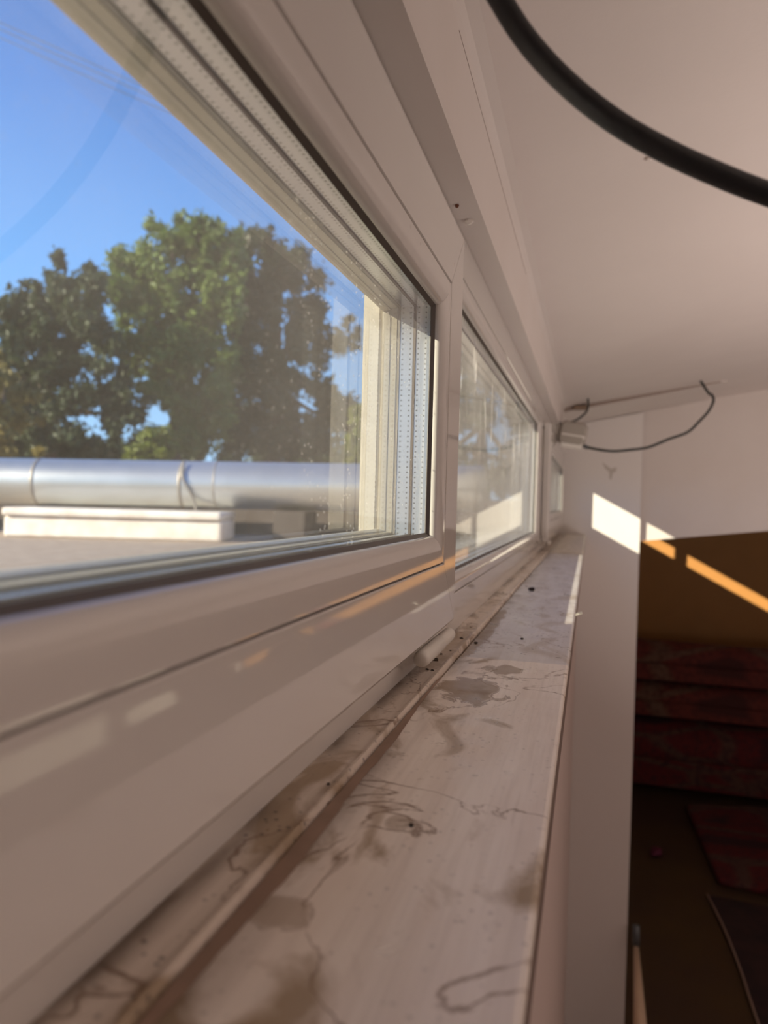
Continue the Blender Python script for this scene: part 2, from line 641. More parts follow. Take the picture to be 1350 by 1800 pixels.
# window wall: parapet below, lintel above, closed ends, and the part beyond the side board with two openings
lst = [(WX, -0.041, Y_BACK, Y_FAR, FLOOR_Z, SILL_Z - 0.02),
       (WX, -0.120, Y_BACK, Y_FAR, SILL_Z - 0.02, SILL_Z - 0.0005),
       (WX, BEAM_X, Y_BACK, Y_FAR, SOFFIT_Z, 0.80),
       (WX, -0.11, Y_BACK, Y_NEAR, SILL_Z, SOFFIT_Z),
       (WX, -0.11, Y_END, 3.9, SILL_Z, SOFFIT_Z),
       (WX, -0.11, 3.9, Y_FAR, SILL_Z, OZ0),
       (WX, -0.11, 3.9, Y_FAR, OZ1, SOFFIT_Z),
       (WX, -0.11, OYB, OYA, OZ0, OZ1),
       (WX, -0.11, OYA + 0.5, Y_FAR, OZ0, OZ1)]
w = boxes('wall_left', lst, M_WALL)
tag(w, 'white painted wall carrying the row of windows', kind='structure')

ap = boxes('trim_7', [(-0.041, -0.037, Y_BACK, Y_END, FLOOR_Z, SILL_Z - 0.0205)], M_SHAFT)
tag(ap, 'mauve-brown painted lining of the wall under the sill', kind='structure')

# ceiling slab, rising gently into the room
t_ = 0.06
c_ = prism('ceiling', [(BEAM_X, CORNER_Z), (X_R + 0.1, ceil_z(X_R + 0.1)), (X_R + 0.1, ceil_z(X_R + 0.1) + t_), (BEAM_X, CORNER_Z + t_)], 'y', Y_BACK - 0.1, Y_FAR + 0.1, M_CEIL)
tag(c_, 'off-white sloping ceiling over the windows', kind='structure')

# rounded plaster cove where lintel meets ceiling
cove = [(BEAM_X, CORNER_Z - 0.012), (BEAM_X + 0.0015, CORNER_Z - 0.006), (BEAM_X + 0.005, CORNER_Z - 0.001), (BEAM_X + 0.014, CORNER_Z + 0.0022), (BEAM_X - 0.002, CORNER_Z + 0.002)]
cv = prism('trim_1', cove, 'y', Y_BACK, Y_END, M_WALL, smooth=False)
tag(cv, 'painted filler bead in the corner of lintel and ceiling', kind='structure')

ck = boxes('hairline_crack', [(BEAM_X - 0.0002, BEAM_X + 0.0003, 0.50, 1.05, CORNER_Z - 0.0134, CORNER_Z - 0.0131)], mat('crack_brown', (0.28, 0.21, 0.18), 0.9), cv)
# floor
M_FLOOR = mat('dark_brown_floor', (0.065, 0.038, 0.026), 0.45, noise=(3, (0.085, 0.052, 0.022), 0.8))
_w = nd(M_FLOOR, 'ShaderNodeTexWave')
fl = boxes('floor', [(-0.037, X_R, Y_BACK, Y_FAR, FLOOR_Z - 0.1, FLOOR_Z)], M_FLOOR)
tag(fl, 'dark brown floor deep below the window sill', kind='structure')
wr = boxes('wall_right', [(X_R, X_R + 0.1, Y_BACK, Y_FAR, FLOOR_Z - 0.1, 1.1)], M_WALL)
tag(wr, 'white wall across the room from the windows', kind='structure')
wb = boxes('wall_back', [(WX, X_R, Y_BACK - 0.1, Y_BACK, FLOOR_Z - 0.1, 1.1)], M_WALL)
tag(wb, 'white wall behind the viewer', kind='structure')
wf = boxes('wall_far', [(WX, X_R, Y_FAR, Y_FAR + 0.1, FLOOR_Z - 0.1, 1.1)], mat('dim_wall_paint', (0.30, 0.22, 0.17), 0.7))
tag(wf, 'brown wall at the far end of the dim part of the room', kind='structure')

# white bulkhead behind the side board, its bottom edge slanting up to the right
hb = lambda x: -0.135 + 0.125 * (x - 0.2)
hd = prism('wall_end', [(0.10, hb(0.10)), (X_R, hb(X_R)), (X_R, 1.0), (0.10, 1.0)], 'y', 3.074, 3.11, M_WALL)
tag(hd, 'white bulkhead wall above the dark part of the room', kind='structure')

# side board (tall white panel closing the window recess)
def scuff(parent):
    pts = [(1058, 812), (1066, 818), (1074, 824), (1083, 821), (1084, 827), (1077, 832), (1075, 843), (1071, 842), (1071, 830), (1063, 823)]
    V = [at_plane(px, py, 1, Y_END - 0.0004) for px, py in pts]
    V2 = [v + Vector((0, 0.0006, 0)) for v in V]
    n = len(V)
    Fc = [tuple(range(n)), tuple(range(2 * n - 1, n - 1, -1))] + [(i, (i + 1) % n, n + (i + 1) % n, n + i) for i in range(n)]
    o = fix_normals(link_mesh('scuff_mark', V + V2, Fc, mat('grey_smudge', (0.55, 0.51, 0.47), 0.6), parent))
    o['label'] = 'grey smudged scuff'
    return o


pb = prism('side_panel', [(-0.1095, FLOOR_Z), (0.192, FLOOR_Z), (0.192, ceil_z(0.192) - 0.013), (-0.0945, ceil_z(-0.0945) - 0.0175), (-0.0945, SOFFIT_Z - 0.0005), (-0.1095, SOFFIT_Z - 0.0005)], 'y', Y_END, Y_END + 0.016, M_PILLAR)
tag(pb, 'tall white upright board at the far end of the window row', 'panel')
scuff(pb)

# shallow white batten on the ceiling in front of the side board
bt = fix_normals(link_mesh('ceiling_batten', [
    (-0.094, 2.62, ceil_z(-0.094)), (0.42, 2.62, ceil_z(0.42)), (0.42, 2.62, ceil_z(0.42) - 0.003), (-0.094, 2.62, ceil_z(-0.094) - 0.015),
    (-0.094, 3.073, ceil_z(-0.094)), (0.42, 3.073, ceil_z(0.42)), (0.42, 3.073, ceil_z(0.42) - 0.004), (-0.094, 3.073, ceil_z(-0.094) - 0.016)],
    [(0, 1, 2, 3), (4, 7, 6, 5), (0, 4, 5, 1), (3, 2, 6, 7), (0, 3, 7, 4), (1, 5, 6, 2)], M_WALL))
tag(bt, 'low white batten on the ceiling above the tall white board', 'batten')
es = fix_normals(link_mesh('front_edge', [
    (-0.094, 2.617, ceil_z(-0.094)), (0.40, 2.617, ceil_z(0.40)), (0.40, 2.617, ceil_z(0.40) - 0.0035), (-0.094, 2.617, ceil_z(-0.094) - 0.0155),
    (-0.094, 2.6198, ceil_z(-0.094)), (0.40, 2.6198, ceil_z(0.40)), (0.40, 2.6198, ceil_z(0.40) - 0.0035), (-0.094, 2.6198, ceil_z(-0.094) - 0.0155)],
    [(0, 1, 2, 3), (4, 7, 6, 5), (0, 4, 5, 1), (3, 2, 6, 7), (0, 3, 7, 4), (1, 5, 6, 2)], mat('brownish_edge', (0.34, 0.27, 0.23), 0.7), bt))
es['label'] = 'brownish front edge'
bt2 = boxes('stained_block', [(-0.062, -0.015, 2.585, 2.6165, ceil_z(-0.062) - 0.016, ceil_z(-0.062) - 0.0005)], mat('old_brown_glue', (0.24, 0.17, 0.12), 0.6), bevel=0.004)
tag(bt2, 'small brown stained block at the left end of the ceiling batten', 'block')

# ------------------------------------------------------------------ sill boards
def sill_board(name, y0, y1, z, m, n_label, th=0.02, x0=-0.0955, x1=-0.0116):
    r = 0.0022
    prof = [(x0, z - th), (x0, z - 0.0006), (x0 + 0.0006, z), (x1 - r, z), (x1 - r * 0.3, z - r * 0.3), (x1, z - r), (x1, z - th)]
    o = prism(name, prof, 'y', y0, y1, m)
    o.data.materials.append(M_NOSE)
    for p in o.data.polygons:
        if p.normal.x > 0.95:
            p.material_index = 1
    tag(o, n_label, kind='structure')
    return o


sill_board('trim_2', -0.80, 0.5784, SILL_Z, M_SILL_NEAR, 'near board of the sill, beige with brown water stains', 0.0195)
sill_board('trim_3', 0.5802, 1.90, SILL_Z - 0.0004, M_SILL_MID, 'middle board of the sill, grey-white with black specks', 0.019)
sill_board('trim_4', 1.901, Y_END - 0.0005, SILL_Z + 0.003, M_SILL_FAR, 'short cream board of the sill ending at the tall white panel', 0.0225)
# strip between window frame and sill board, with a raised lip
sp = [(-0.1178, SILL_Z - 0.0195), (-0.1178, SILL_Z + 0.002), (-0.101, SILL_Z + 0.0012), (-0.0995, SILL_Z + 0.0030), (-0.0983, SILL_Z + 0.0030), (-0.0976, SILL_Z + 0.0012), (-0.0970, SILL_Z - 0.001), (-0.0970, SILL_Z - 0.0195)]
o = prism('trim_5', sp, 'y', -0.80, Y_END - 0.0005, M_SILL_STRIP)
tag(o, 'grimy lipped strip between the window frames and the sill', kind='structure')
# old brown adhesive smear along the groove of the near board
random.seed(4)
V = []
ys = np.linspace(0.12, 0.50, 60)
left, right = [], []
for y in ys:
    wdt = 0.0025 + 0.0042 * max(0, math.sin((y - 0.12) / 0.38 * PI)) * (0.7 + 0.3 * math.sin(y * 37)) + random.uniform(-0.0004, 0.0004)
    if y > 0.28:
        wdt *= max(0.25, 1 - (y - 0.28) / 0.24)
    left.append((-0.0962, y, SILL_Z + 0.0002))
    right.append((-0.0955 + wdt, y, SILL_Z + 0.0002))
n = len(ys)
V = left + right + [(a, b, c + 0.0005) for a, b, c in left] + [(a, b, c + 0.0003) for a, b, c in right]
Fc = []
for i in range(n - 1):
    Fc += [(2 * n + i, 2 * n + i + 1, 3 * n + i + 1, 3 * n + i), (i, n + i, n + i + 1, i + 1), (n + i, 3 * n + i, 3 * n + i + 1, n + i + 1), (i, i + 1, 2 * n + i + 1, 2 * n + i)]
Fc += [(0, 2 * n, 3 * n, n), (n - 1, 2 * n - 1, 4 * n - 1, 3 * n - 1)]
o = fix_normals(link_mesh('adhesive_smear', V, Fc, mat('brown_adhesive', (0.30, 0.20, 0.15), 0.4, noise=(60, (0.22, 0.15, 0.11), 0.9))))
tag(o, 'smear of old brown adhesive along the groove of the sill', 'smear')


# ================================================================== WINDOWS
def arc(cx, cy, rx, ry, a0, a1, n):
    return [(cx + rx * math.cos(math.radians(a0 + (a1 - a0) * k / n)), cy + ry * math.sin(math.radians(a0 + (a1 - a0) * k / n))) for k in range(n + 1)]


NAMES = ['bottom_rail', 'far_stile', 'top_rail', 'near_stile']
PART = ['rail', 'stile', 'rail', 'stile']


def bead_profile(i0, xf, xg, w):
    """glazing bead from inset i0 (its outer joint) to i0+w at the glass. xf = face, xg = glass"""
    p = [(i0, xg - 0.004), (i0, xf - 0.0012), (i0 + 0.0008, xf - 0.0002)]
    p += [(i0 + 0.0075, xf)]
    # convex quarter round falling to the glass
    p += arc(i0 + 0.0075, xg + 0.0035, w - 0.0075 - 0.0008, xf - xg - 0.0035, 90, 0, 8)[1:]
    p += [(i0 + w - 0.0008, xg - 0.004)]
    return p


def glazing(root, rect, bead_w, i0, xg, panes, mats, gap):
    y0, y1, z0, z1 = rect
    g = i0 + bead_w
    gy0, gy1, gz0, gz1 = y0 + g, y1 - g, z0 + g, z1 - g
    # inner gasket: thin dark lip around the pane
    ring('gasket', [(g - 0.0030, xg + 0.0002), (g - 0.0030, xg + 0.0030), (g - 0.0008, xg + 0.0030), (g + 0.0014, xg + 0.0006), (g + 0.0014, xg + 0.0002)], rect, M_GASKET, root)
    for k, px in enumerate(panes):
        o = boxes('pane', [(px - 0.0000, px + 0.0002, gy0 - 0.003, gy1 + 0.003, gz0 - 0.003, gz1 + 0.003)], mats[k], root)
        # a single sheet: keep only the room-side face so that light is bent and mirrored once per pane
        me = o.data
        bm = bmesh.new()
        bm.from_mesh(me)
        kill = [f for f in bm.faces if f.normal.x < 0.5]
        bmesh.ops.delete(bm, geom=kill, context='FACES')
        bm.to_mesh(me)
        bm.free()
    for k in range(len(panes) - 1):
        a, b = panes[k + 1] + 0.0012, panes[k] - 0.0006
        so = g - 0.0015
        for side in range(4):
            mm = M_SPACER_Y if side in (0, 2) else M_SPACER_Z
            rail('spacer_bar', [(so - 0.003, a), (so - 0.003, b), (so + 0.0008, b), (so + 0.0008, a)], rect, side, mm, root, gap=0.0, smooth=False)
        # dark sealing line at each pane edge
        ring('pane_seal', [(so - 0.003, panes[k + 1] - 0.0008), (so - 0.003, panes[k + 1] + 0.0010), (so + 0.0016, panes[k + 1] + 0.0010), (so + 0.0016, panes[k + 1] - 0.0008)], rect, M_GASKET if k == 0 else mat('grey_seal', (0.20, 0.19, 0.18), 0.5), root)
    return g


def opening_window(name, label, fy0, fy1, sy0, sy1, near_mat, hinge_y=None):
    root = empty(name, (0, 0, 0))
    tag(root, label, kind='structure')
    # fixed frame behind the sash
    frame = (fy0, fy1, SILL_Z, SOFFIT_Z)
    i_out = 0.098
    fp = [(0, WX), (0, -0.120), (0.0015, -0.118), (0.044, -0.118), (0.046, -0.120), (0.046, -0.1425), (0.060, -0.1425), (0.060, WX)]
    ring('frame', fp, frame, M_PVC, root)
    ring('outer_frame', [(0.0602, WX), (0.0602, -0.1425), (i_out - 0.004, -0.1425), (i_out, -0.1465), (i_out, WX)], frame, M_PVC_OUT, root)
    # sash: four mitred members
    sz0, sz1 = -0.095, 0.207
    rect = (sy0, sy1, sz0, sz1)
    w, bead = 0.0500, 0.0215
    sp_ = [(0.0, -0.1165), (0.0, -0.1040), (0.0012, -0.1018), (0.0036, -0.1), (w - 0.0006, -0.1), (w, -0.1008), (w, -0.111), (w + bead - 0.002, -0.1365), (w + bead - 0.002, -0.1415), (0.012, -0.1415), (0.012, -0.1165)]
    for side in range(4):
        rail(PART[side], sp_, rect, side, M_PVC, root)
    bp_ = bead_profile(w + 0.0007, -0.1, -0.110, bead - 0.0007)
    for side in range(4):
        b = rail('glazing_bead', bp_, rect, side, M_PVC, root, gap=0.00008)
    # outer rebate seen through the glass
    g = w + bead
    ring('outer_rebate', [(g - 0.010, -0.1340), (g + 0.0006, -0.1340), (g + 0.0012, -0.1385), (g - 0.010, -0.1385)], rect, M_CREAM, root)
    ring('outer_lip', [(g - 0.006, -0.1387), (g + 0.0018, -0.1387), (g + 0.0030, -0.1415), (g + 0.0030, -0.1440), (g - 0.006, -0.1440)], rect, M_PVC_OUT, root)
    glazing(root, rect, bead, w, -0.110, [-0.110, -0.1215, -0.1330], [near_mat, M_GLASS, M_GLASS], 0)
    return root, rect


win1, rect1 = opening_window('window_1', 'nearest window, its sash with clear triple glazing in front of the trees', Y_NEAR, 0.600, -0.74, 0.576, M_GLASS_DUSTY)
win3, rect3 = opening_window('window_3', 'farthest small window beside the tall white board', 1.835, Y_END, 1.93, 3.015, M_GLASS_DUSTY)

# window 2: glazed straight into the frame
win2 = empty('window_2')
tag(win2, 'middle window with white water streaks on its pane', kind='structure')
rect2 = (0.600, 1.835, SILL_Z, SOFFIT_Z)
w2 = 0.0372
fp2 = [(0, WX), (0, -0.1195), (0.0015, -0.118), (w2 - 0.0006, -0.118), (w2, -0.1188), (w2, -0.129), (w2 + 0.0185, -0.152), (w2 + 0.0185, WX)]
for side in range(4):
    rail(PART[side], fp2, rect2, side, M_PVC, win2)
for side in range(4):
    rail('glazing_bead', bead_profile(w2 + 0.0007, -0.118, -0.128, 0.0178), rect2, side, M_PVC, win2, gap=0.00008)
glazing(win2, rect2, 0.0185, w2, -0.128, [-0.128, -0.1395, -0.1510], [M_GLASS_STREAK, M_GLASS, M_GLASS], 0)


# corner hinges: a white plastic barrel under the bottom corner of a sash
def hinge(parent, y, ln=0.095):
    x, z, r = -0.1020, -0.1025, 0.0056
    ps = [(x, y - ln, z - 0.001), (x, y - ln + 0.0015, z), (x, y - ln * 0.34, z)]
    a = tube('hinge_barrel', [(x, y - ln, z), (x, y - ln + 0.002, z), (x, y - ln + 0.005, z), (x, y - ln * 0.42, z)], [r * 0.62, r * 0.90, r, r], M_BOX, parent, 20)
    b = tube('hinge_cap', [(x, y - ln * 0.41, z), (x, y - ln * 0.40, z), (x, y - ln * 0.04, z), (x, y, z)], [r * 0.8, r * 0.93, r * 0.93, r * 0.7], M_BOX, a, 20)
    return a


hinge(win1, 0.568, 0.104)
hinge(win3, 2.02, 0.07)

# outer sill of metal under windows
os_ = prism('trim_6', [(-0.1585, -0.060), (-0.205, -0.067), (-0.205, -0.085), (-0.202, -0.085), (-0.202, -0.070), (-0.1585, -0.064)], 'y', Y_NEAR, Y_END, M_PVC_OUT)
tag(os_, 'pale metal outer sill outside the windows', kind='structure')

# ================================================================== OUTSIDE
GZ = -0.30
gr = boxes('ground', [(-160, WX - 0.001, -60, 200, GZ - 0.2, GZ)], M_FELT)
tag(gr, 'flat grey-beige roofing surface outside the windows', kind='structure')

# big galvanised pipe
PZC = 5.2
pa, pb_ = at(-900, 832, PZC * 1.0), at(760, 859, PZC * 1.0)
axis = (pb_ - pa).normalized()
PR = 41.5 * PZC / F_PX
pc0 = Vector(pa)
pipe = tube('duct_pipe', [pa + axis * t for t in np.linspace(0, (-0.72 - pa.x) / axis.x, 12)], PR, M_METAL, None, 64)
tag(pipe, 'thick silver metal duct pipe lying across the flat roof', 'pipe')
for px in (-560, 74, 326, 384):
    c = at(px, 832 + (px + 900) / 1660 * 27, PZC)
    rr = PR * (1.012 if px == 384 else 1.03)
    wd = 0.012 if px != 384 else 0.006
    tube('pipe_seam', [c - axis * wd, c - axis * wd * 0.5, c + axis * wd * 0.5, c + axis * wd], [PR * 1.001, rr, rr, PR * 1.001], M_SEAM, pipe, 64)
# wire hanging on the pipe joint
cwire = at(326, 842, PZC) + fw * -0.0
tube('tie_wire', smooth_path([at(323, 812, PZC - PR * 0.75), at(320, 838, PZC - PR * 1.06), at(333, 862, PZC - PR * 1.04), at(342, 884, PZC - PR * 0.95), at(346, 905, PZC - PR * 0.95), at(350, 940, PZC - PR * 0.95)], 6), 0.009, M_SEAM, pipe, 8)

# white ledge board in front of the pipe
def ledge():
    root = empty('roof_ledge', at(195, 935, 4.6))
    rx = (at(385, 0, 1) - at(5, 0, 1))
    zc = 4.75
    a, b = at(5, 940, zc), at(390, 943, zc)
    ax = (b - a).normalized()
    back = Vector((fw.x, fw.y, 0)).normalized()
    ht = 34 * zc / F_PX

    def slab(name, z0, z1, d0, d1, ext, m):
        V = []
        for e0, p in ((-ext, a), (ext, b)):
            q = p + ax * e0
            for zz, dd in ((z0, d0), (z0, d1), (z1, d1), (z1, d0)):
                V.append(Vector((q.x, q.y, a.z)) + back * dd + Vector((0, 0, zz)) - root.location)
        o = fix_normals(link_mesh(name, V, [(0, 1, 2, 3), (7, 6, 5, 4), (0, 4, 5, 1), (1, 5, 6, 2), (2, 6, 7, 3), (3, 7, 4, 0)], m, root))
        md = o.modifiers.new('bevel', 'BEVEL')
        md.width = 0.02
        md.segments = 3
        return o
    slab('body', GZ - a.z, ht, 0.0, 0.42, 0.0, M_LEDGE)
    slab('cap', ht, ht + 15 * zc / F_PX, -0.03, 0.44, 0.0, M_LEDGE)
    return root


lg = ledge()
tag(lg, 'low white kerb box with a rounded cap in front of the duct pipe', 'kerb')
# pipe support blocks, coloured dark for the shade under the pipe
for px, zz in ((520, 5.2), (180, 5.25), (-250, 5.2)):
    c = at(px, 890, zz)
    b_ = boxes('pipe_support', [(c.x - 0.12, c.x + 0.12, c.y - 0.12, c.y + 0.12, GZ, c.z - 0.035)], mat('shade_toned_support', (0.07, 0.055, 0.05), 0.9), bevel=0.01)
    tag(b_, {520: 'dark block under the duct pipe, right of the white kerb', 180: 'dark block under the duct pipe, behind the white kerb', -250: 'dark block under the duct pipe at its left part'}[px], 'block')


# added dark strip behind the pipe, its colour standing in for shade there
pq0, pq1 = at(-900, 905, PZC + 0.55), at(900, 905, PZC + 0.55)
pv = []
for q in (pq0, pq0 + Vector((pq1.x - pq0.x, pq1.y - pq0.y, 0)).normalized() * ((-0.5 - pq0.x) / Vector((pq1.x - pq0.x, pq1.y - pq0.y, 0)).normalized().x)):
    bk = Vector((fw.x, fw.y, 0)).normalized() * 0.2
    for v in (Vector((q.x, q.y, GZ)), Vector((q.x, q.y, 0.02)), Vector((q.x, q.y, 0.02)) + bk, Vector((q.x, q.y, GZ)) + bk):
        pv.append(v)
pp = fix_normals(link_mesh('pipe_shade_strip', pv, [(0, 1, 2, 3), (7, 6, 5, 4), (0, 4, 5, 1), (1, 5, 6, 2), (2, 6, 7, 3), (3, 7, 4, 0)], mat('painted_shade_brown', (0.10, 0.075, 0.065), 0.9, noise=(4, (0.16, 0.13, 0.12), 0.8))))
tag(pp, 'low dark brown strip standing in for the shade under the duct pipe', 'parapet')


def blob_leaves(clusters, n, size, seed):
    """leaf cards scattered through ellipsoid clumps; clusters = [(centre, radii, weight)]"""
    rng = np.random.default_rng(seed)
    wts = np.array([c[2] for c in clusters], float)
    wts /= wts.sum()
    idx = rng.choice(len(clusters), n, p=wts)
    cen = np.array([tuple(c[0]) for c in clusters])[idx]
    rad = np.array([c[1] for c in clusters])[idx]
    d = rng.normal(size=(n, 3))
    d /= np.linalg.norm(d, axis=1)[:, None]
    rr = np.abs(rng.normal(0.55, 0.38, n))
    p = cen + d * rad * rr[:, None]
    # each leaf spray: a bent two-quad card
    a = rng.normal(size=(n, 3))
    a /= np.linalg.norm(a, axis=1)[:, None]
    b = np.cross(a, rng.normal(size=(n, 3)))
    b /= np.linalg.norm(b, axis=1)[:, None]
    s = size * rng.uniform(0.5, 1.2, n)[:, None]
    nrm = np.cross(a, b)
    V = np.stack([p - a * s, p + b * s * 0.45 + nrm * s * 0.2, p + a * s, p - b * s * 0.45 + nrm * s * 0.2], axis=1).reshape(-1, 3)
    Fc = [(4 * i, 4 * i + 1, 4 * i + 2, 4 * i + 3) for i in range(n)]
    return V, Fc


def inside(poly, x, y):
    c = False
    n = len(poly)
    for i in range(n):
        x1, y1 = poly[i]
        x2, y2 = poly[(i + 1) % n]
        if (y1 > y) != (y2 > y) and x < (x2 - x1) * (y - y1) / (y2 - y1) + x1:
            c = not c
    return c


def tree(name, label, px, base_zc, outline, m, n, size, seed, nclump, rad=(13, 27), trunk=True, depth=1.5):
    """crown = many small leaf clumps inside the outline the crown has against the sky"""
    rng = random.Random(seed)
    base = at(px, 900, base_zc)
    base.z = GZ
    root = empty(name, base)
    tag(root, label, 'tree' if trunk else 'bush', None)
    xs = [p[0] for p in outline]
    ys = [p[1] for p in outline]
    cl = []
    tries = 0
    while len(cl) < nclump and tries < 5000:
        tries += 1
        x, y = rng.uniform(min(xs), max(xs)), rng.uniform(min(ys), max(ys))
        r = rng.uniform(*rad)
        if not all(inside(outline, x + dx * r * 0.8, y + dy * r * 0.8) for dx, dy in ((1, 0), (-1, 0), (0, 1), (0, -1))):
            r *= 0.45
            if not all(inside(outline, x + dx * r * 0.8, y + dy * r * 0.8) for dx, dy in ((1, 0), (-1, 0), (0, 1), (0, -1))):
                continue
        zc = base_zc + rng.uniform(-depth, depth)
        R_ = r * zc / F_PX
        q = rng.uniform(0.75, 1.25)
        cl.append((at(x, y, zc) - base, (R_ * q, R_ * q, R_ / q), r * r))
    V, Fc = blob_leaves(cl, n, size, seed)
    V = V[V[:, 2].reshape(-1, 4).min(axis=1).repeat(4) > 0.0]
    link_mesh('foliage', V, [(4 * i, 4 * i + 1, 4 * i + 2, 4 * i + 3) for i in range(len(V) // 4)], m, root)
    # trunk and limbs (a bush has short stems)
    cx = sum(c[0].x for c in cl) / len(cl)
    cy = sum(c[0].y for c in cl) / len(cl)
    top = Vector((cx, cy, max(c[0].z for c in cl) * 0.85))
    k_ = 1.0 if trunk else 0.2
    mid = Vector((cx * 0.4, cy * 0.4, top.z * 0.35))
    tube('trunk' if trunk else 'stem', [(0, 0, -0.02), tuple(mid * 0.5), tuple(mid), tuple(mid.lerp(top, 0.6))], [0.34 * k_, 0.28 * k_, 0.22 * k_, 0.08 * k_], M_BARK, root, 10)
    if trunk:
        for c in sorted(cl, key=lambda c: -c[2])[:9]:
            s0 = mid + (top - mid) * rng.uniform(0, 0.4)
            tube('branch', [s0, s0.lerp(c[0], 0.55) + Vector((0, 0, -0.2)), c[0]], [0.13, 0.08, 0.03], M_BARK, root, 7)
    return root


DB = 27.0
tree('broadleaf_tree', 'tall mid-green broadleaf tree, the highest one in the middle of the view', 300, DB,
     [(186, 462), (196, 425), (222, 412), (232, 440), (245, 430), (243, 388), (262, 374), (285, 388), (300, 405), (305, 378), (322, 368), (345, 378),
      (358, 366), (392, 376), (400, 404), (425, 400), (440, 430), (430, 560), (400, 800), (300, 808), (300, 740), (262, 700), (218, 690), (205, 640), (186, 600), (196, 540), (184, 500)],
     M_LEAF_MID, 48000, 0.15, 11, 340, (8, 25))
tree('broadleaf_tree', 'dark broadleaf tree at the right, partly behind the haze of the glass', 480, DB + 3.2,
     [(400, 412), (430, 388), (462, 400), (478, 388), (505, 418), (530, 432), (558, 455), (580, 490), (572, 520), (584, 548), (566, 580), (600, 560), (625, 548), (640, 580),
      (628, 640), (600, 640), (580, 600), (590, 680), (640, 700), (640, 808), (380, 808), (380, 640), (412, 560), (396, 480)],
     M_LEAF_DARK, 46000, 0.15, 12, 340, (8, 25))
tree('broadleaf_tree', 'very dark tree at the left with feathery pointed tops', 90, DB - 3,
     [(-120, 520), (-60, 500), (0, 520), (12, 488), (30, 512), (50, 472), (66, 498), (78, 452), (105, 438), (122, 450), (138, 470), (158, 442), (172, 466), (190, 480), (186, 560),
      (215, 600), (250, 680), (285, 720), (290, 808), (-120, 808)],
     M_LEAF_DARK, 46000, 0.14, 13, 350, (8, 24))
tree('broadleaf_tree', 'yellowing tree at the left border of the view', 5, DB - 9,
     [(-90, 620), (-40, 590), (0, 612), (20, 605), (38, 632), (42, 668), (75, 690), (84, 730), (70, 780), (95, 808), (-90, 808)],
     M_LEAF_YEL, 9000, 0.12, 14, 50, (9, 20), depth=0.8)
tree('broadleaf_tree', 'dark broadleaf tree seen only through the streaked middle window', 850, DB + 2,
     [(700, 620), (760, 560), (850, 575), (930, 600), (990, 660), (990, 880), (700, 860)],
     M_LEAF_DARK, 14000, 0.18, 18, 110, (12, 28))
tree('leafy_hedge', 'low dark hedge running behind the tree trunks', 300, DB + 9,
     [(-120, 775), (0, 768), (120, 776), (260, 764), (400, 778), (520, 766), (640, 772), (760, 770), (760, 880), (-120, 880)],
     M_LEAF_DARK, 30000, 0.2, 21, 330, (12, 22), trunk=False)
tree('leafy_bush', 'light green bush just above the duct pipe, under the tall middle tree', 262, DB - 9,
     [(216, 800), (222, 780), (245, 775), (262, 755), (290, 752), (305, 770), (312, 860), (216, 880)], M_LEAF_LIGHT, 5200, 0.11, 15, 34, (7, 14), trunk=False, depth=0.5)
tree('leafy_bush', 'light green bush seen through the right edge of the near window', 625, DB - 9,
     [(598, 760), (620, 715), (660, 700), (690, 740), (690, 880), (598, 880)], M_LEAF_LIGHT, 4800, 0.11, 16, 34, (7, 14), trunk=False, depth=0.5)

# overhead wires
for k, (a, b) in enumerate((((-300, -96), (900, 424)), ((-300, -84), (900, 436)), ((-300, -70), (900, 452)))):
    p, q = at(a[0], a[1], 40), at(b[0], b[1], 40)
    mid = (p + q) / 2 - Vector((0, 0, 0.25))
    o = tube('overhead_wire', smooth_path([p, mid, q], 10), 0.022, mat('wire_grey', (0.12, 0.14, 0.18), 0.6), None, 6)
    tag(o, ['highest of three thin overhead wires in the sky', 'middle one of three thin overhead wires in the sky', 'lowest of three thin overhead wires in the sky'][k], 'wire', 'overhead wires')

# ================================================================== CABLES AND JUNCTION BOX
zc = 0.265
pts = [at(800, -330, zc) , at(815, -180, zc), at(845, -70, zc), at(887, 12, zc), at(935, 82, zc), at(1000, 150, zc), at(1080, 213, zc), at(1170, 265, zc), at(1260, 306, zc), at(1350, 341, zc), at(1450, 372, zc), at(1560, 380, zc), at(1640, 320, zc), at(1700, 150, zc), at(1710, -60, zc), at(1700, -330, zc)]
pts[0] = Vector((pts[0].x, pts[0].y, ceil_z(pts[0].x) + 0.002))
pts[-1] = Vector((pts[-1].x, pts[-1].y, ceil_z(pts[-1].x) + 0.002))
o = tube('black_cable', smooth_path(pts, 8), 0.0041, M_BLACK, None, 24)
tag(o, 'thick black cable looping down from the ceiling close to the viewer', 'cable')


